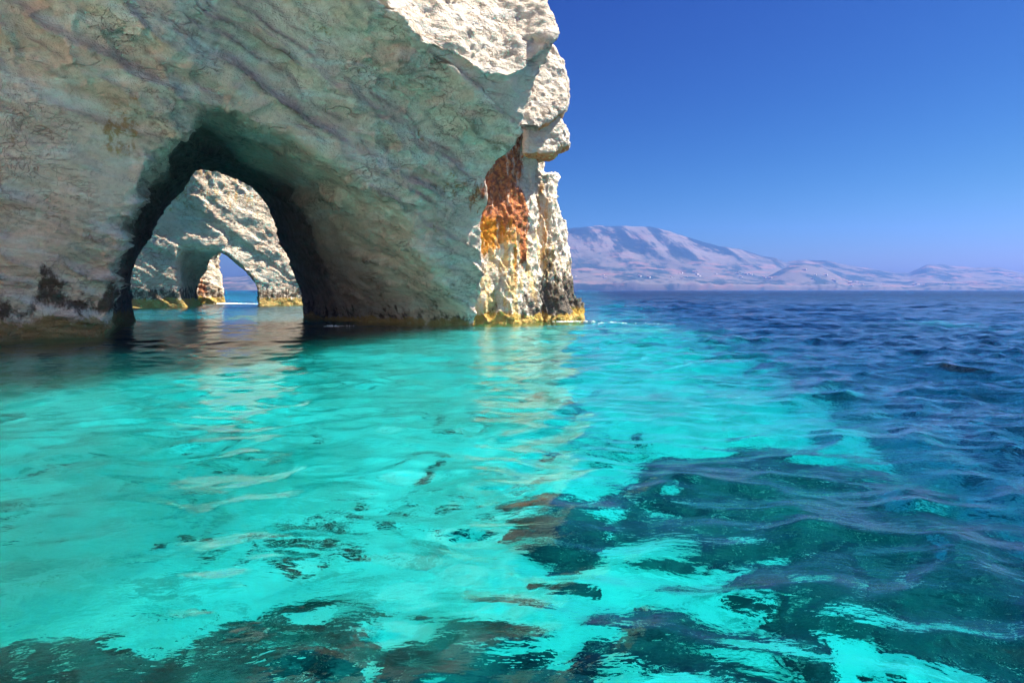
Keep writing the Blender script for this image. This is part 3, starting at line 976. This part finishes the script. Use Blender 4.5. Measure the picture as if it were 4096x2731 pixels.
tag(far_arch, 'smaller half sunlit rock arch seen through the opening of the near cliff', 'rock arch')

# pillar beyond the second arch
PIL = Frame((-71.4, 147.4), (0.8, 0.6))
h = 0.3
sg = np.arange(-16, 14, h); ng = np.arange(-12, 6, h); zg = np.arange(-8, 24, h)
SS, NN, ZZ = np.meshgrid(sg, ng, zg, indexing='ij')
val = np.maximum(NN - 0.02 * ZZ, SS - (9.9 - 0.11 * np.clip(ZZ, 0, 30)))
val = smax(smax(NN, SS - (9.6 - 0.10 * np.clip(ZZ, -3, 30)), 1.2), -NN - 10, 0.6)
val = np.maximum(np.maximum(val, -15 - SS), np.maximum(ZZ - 22, -7.5 - ZZ))
pts, quads = surface_nets(val.astype(np.float32), (sg[0], ng[0], zg[0]), h)
v, nrm = to_world_mesh(PIL, pts, quads)
x, y, z = (v[:, k].astype(np.float32) for k in range(3))
d, seam = rock_relief(v, 0.85 * z + 0.3 * pts[:, 0], 700, 0.8)
d = d + 0.25 * ridged(x * 0.6, y * 0.6, z * 0.3, 4, 711)
v = v + nrm * d[:, None]
A = zero_attrs(len(v))
wob = fbm(x * 0.4, y * 0.4, z * 0.15, 4, 731)
A['rust'] = 0.8 * np.exp(-((pts[:, 0] - 4.2 - wob) / 1.2) ** 2) * sstep(7, 4.5, z)
A['ochre'] = 0.4 + 0.3 * wob
A['lichen'] = 0.7 * sstep(4.0, 2.0, z + 1.2 * wob) * sstep(0.8, 1.5, z)
A['weed'] = sstep(1.9, 1.1, z + 0.5 * wob)
pil_loc = np.array([-68.0, 152.0, 0.0])
pillar = make_mesh('rock_pillar', v - pil_loc, quads, MAT_FAR, None, A)
pillar.location = pil_loc
tag(pillar, 'sunlit rusty rock pillar framed inside the second arch, against the distant sea', 'rock pillar')

# ------------------------------------------------------------------ distant hills
F_PX = 683.0
SKY_B = np.array([-620, -400, -330, -296, -270, -200, -120, -60, 20, 54, 71, 93, 115, 137, 158, 176, 185, 202, 224, 246, 263, 274, 293, 311, 328, 354, 385, 398, 415, 428, 446, 463, 485, 502, 512, 560, 640, 760]) / F_PX
SKY_H = np.array([2, 8, 10, 12, 14, 20, 34, 50, 57, 60.5, 63.3, 64, 63.3, 63, 59, 52, 49, 45.5, 41, 35, 32.6, 27, 29.8, 30, 26, 21.8, 17.4, 17, 25.3, 25.7, 23, 22.2, 22.6, 18.7, 17, 22, 14, 6]) / F_PX
bear = np.linspace(-0.85, 1.08, 760)
rows = np.concatenate([np.linspace(0, 1, 110), [1.15, 1.4]])
T, Bq = np.meshgrid(rows, bear, indexing='ij')
dist = 5200 + 1900 * T
HX = Bq * dist; HY = dist
SH = np.interp(Bq, SKY_B, SKY_H)
rise = 0.10 * sstep(0, 0.012, T) + 0.16 * sstep(0.0, 0.35, T) + 0.74 * sstep(0.22, 0.97, T) ** 1.1
big_part = sstep(10 / F_PX, 60 / F_PX, SH)
rise = np.where(T > 1, 1 - (T - 1) * 2.2, rise)
HZ = SH * dist * rise
gul = ridged(HX * 0.0016 + 0.4 * T, T * 1.6, HX * 0 + 3, 5, 801, 0.55)
HZ = HZ + 70 * (gul - 0.6) * (T * (1 - np.clip(T, 0, 1))) * 1.6 * (0.3 + 0.7 * big_part)
HZ = HZ + 16 * fbm(HX * 0.004, HY * 0.004, HX * 0, 5, 811) * np.clip(T * 6, 0, 1)
hump = np.exp(-((Bq * F_PX - 292) / 44) ** 2) * 27 / F_PX * dist * sstep(0, 0.35, T) * sstep(0.75, 0.4, T)
HZ = np.maximum(HZ, hump)
shore_n = fbm(HX * 0.004, HX * 0, T * 3, 4, 821)
cliffy = sstep(-0.15, 0.35, shore_n + 0.5 * np.exp(-((Bq * F_PX - 300) / 120) ** 2))
HZ = HZ + cliffy * 16 * sstep(0.0, 0.02, T) * sstep(0.2, 0.05, T) * np.clip(1 + 1.3 * fbm(HX * 0.012, HX * 0, T * 10, 4, 823), 0.1, 3)
HZ = HZ - 6 * (T <= 0.0)
shore = cliffy * sstep(0.055, 0.03, T + 0.02 * noise3(HX * 0.02, T * 100, HX * 0, 822)) * 0.85 * sstep(-0.3, 0.1, noise3(HX * 0.03, HZ * 0.05, HX * 0, 825))
v = np.stack([HX, HY, HZ], -1).reshape(-1, 3)
hills = make_mesh('hills', v, grid_faces(len(rows), len(bear), False), MAT_HILLS, attrs={'shore': shore.ravel()})
tag(hills, kind='structure')


def hill_point(b_px, t):
    i = int(np.argmin(np.abs(rows - t))); j_ = int(np.argmin(np.abs(bear - b_px / F_PX)))
    return float(HX[i, j_]), float(HY[i, j_]), float(HZ[i, j_])


def house_mesh():
    w, l, hh, rf = 7.0, 11.0, 6.5, 2.6
    vv = [(-w, -l, -4), (w, -l, -4), (w, l, -4), (-w, l, -4), (-w, -l, hh), (w, -l, hh), (w, l, hh), (-w, l, hh),
          (-w - .6, -l - .6, hh + .01), (w + .6, -l - .6, hh + .01), (w + .6, l + .6, hh + .01), (-w - .6, l + .6, hh + .01), (0, -l - .6, hh + rf), (0, l + .6, hh + rf)]
    me = bpy.data.meshes.new('house')
    me.from_pydata(vv, [], [(0, 1, 5, 4), (1, 2, 6, 5), (2, 3, 7, 6), (3, 0, 4, 7), (8, 9, 12), (10, 11, 13), (9, 10, 13, 12), (11, 8, 12, 13), (8, 11, 10, 9)])
    me.materials.append(MAT_LIME); me.materials.append(MAT_TILE)
    for i_, p in enumerate(me.polygons):
        p.material_index = 1 if i_ >= 4 else 0
    me.update()
    return me


HOUSE = house_mesh()
spots = []
hr = random.Random(12)
for cb, ct, n_, sp in ((108, 0.20, 7, 30), (190, 0.33, 8, 26), (222, 0.36, 7, 16), (300, 0.24, 7, 30), (355, 0.2, 5, 25), (405, 0.25, 5, 20), (60, 0.2, 4, 16)):
    for _ in range(n_):
        spots.append((cb + hr.gauss(0, sp), max(0.1, ct + hr.gauss(0, 0.04)), hr.uniform(0, 3.1), hr.uniform(0.8, 1.4)))
for (b_, t_, rz, sc) in spots:
    o = bpy.data.objects.new('house', HOUSE)
    o.location = hill_point(b_, t_); o.rotation_euler = (0, 0, rz); o.scale = (sc,) * 3
    COL.objects.link(o)
    tag(o, 'tiny white house on the far hillside across the sea', 'house', 'white houses scattered over the far hills')

# ------------------------------------------------------------------ foam where the swell breaks
def foam_line(path, n, spread, size, seed):
    r = np.random.default_rng(seed)
    path = np.array(path, float)
    seg = np.linalg.norm(np.diff(path, axis=0), axis=1); cum = np.concatenate([[0], np.cumsum(seg)]) / seg.sum()
    vs, fs = [], []
    base = [(1, 0, 0), (-1, 0, 0), (0, 1, 0), (0, -1, 0), (0, 0, 1), (0, 0, -1)]
    tri = [(0, 2, 4), (2, 1, 4), (1, 3, 4), (3, 0, 4), (2, 0, 5), (1, 2, 5), (3, 1, 5), (0, 3, 5)]
    for _ in range(n):
        t = r.uniform() ** 1.4
        px = np.interp(t, cum, path[:, 0]); py = np.interp(t, cum, path[:, 1])
        px += r.normal(0, spread) * (1 + t); py += r.normal(0, spread) * (1 + t)
        zz = water_z(px, py)
        sx = size * r.uniform(0.4, 1.3) * (1 - 0.6 * t); sz = sx * r.uniform(0.25, 0.7)
        b = len(vs)
        for p in base:
            vs.append((px + p[0] * sx * r.uniform(.7, 1.6), py + p[1] * sx * r.uniform(.7, 1.3), zz + 0.02 + p[2] * sz))
        fs += [tuple(b + q_ for q_ in f_) for f_ in tri]
    return np.array(vs), np.array(fs)


fv1, ff1 = foam_line([(4.6, 63.6), (6.6, 64.4), (8.4, 63.4), (11.5, 61.8), (14.5, 60.8), (17, 60.4)], 170, 0.45, 0.075, 3)
fv2, ff2 = foam_line([(-63.5, 148.5), (-61.0, 149.5), (-57.5, 148.5), (-54.5, 148.0)], 120, 0.5, 0.3, 4)
fv3, ff3 = foam_line([(-15.2, 57.0), (-14.2, 56.6), (-13.4, 56.4)], 70, 0.2, 0.11, 5)
fv = np.concatenate([fv1, fv2, fv3])
ff = np.concatenate([ff1, ff2 + len(fv1), ff3 + len(fv1) + len(fv2)])
foam = make_mesh('foam', fv, ff, MAT_FOAM)
tag(foam, kind='stuff')

# ------------------------------------------------------------------ haze
t = NT('haze_air')
pv = t.n('ShaderNodeVolumePrincipled')
pv.inputs['Color'].default_value = (0.13, 0.30, 0.95, 1)
pv.inputs['Density'].default_value = 0.00008
pv.inputs['Anisotropy'].default_value = 0.3
t.link(pv.outputs[0], t.out.inputs['Volume'])
bv = [(sx * 8200, sy * 7450 + 350, zz) for zz in (-61.0, 720.0) for sx, sy in ((-1, -1), (1, -1), (1, 1), (-1, 1))]
haze = make_mesh('haze', np.array(bv), np.array([(3, 2, 1, 0), (4, 5, 6, 7), (0, 1, 5, 4), (1, 2, 6, 5), (2, 3, 7, 6), (3, 0, 4, 7)]), t.m, smooth=False)
tag(haze, kind='stuff')
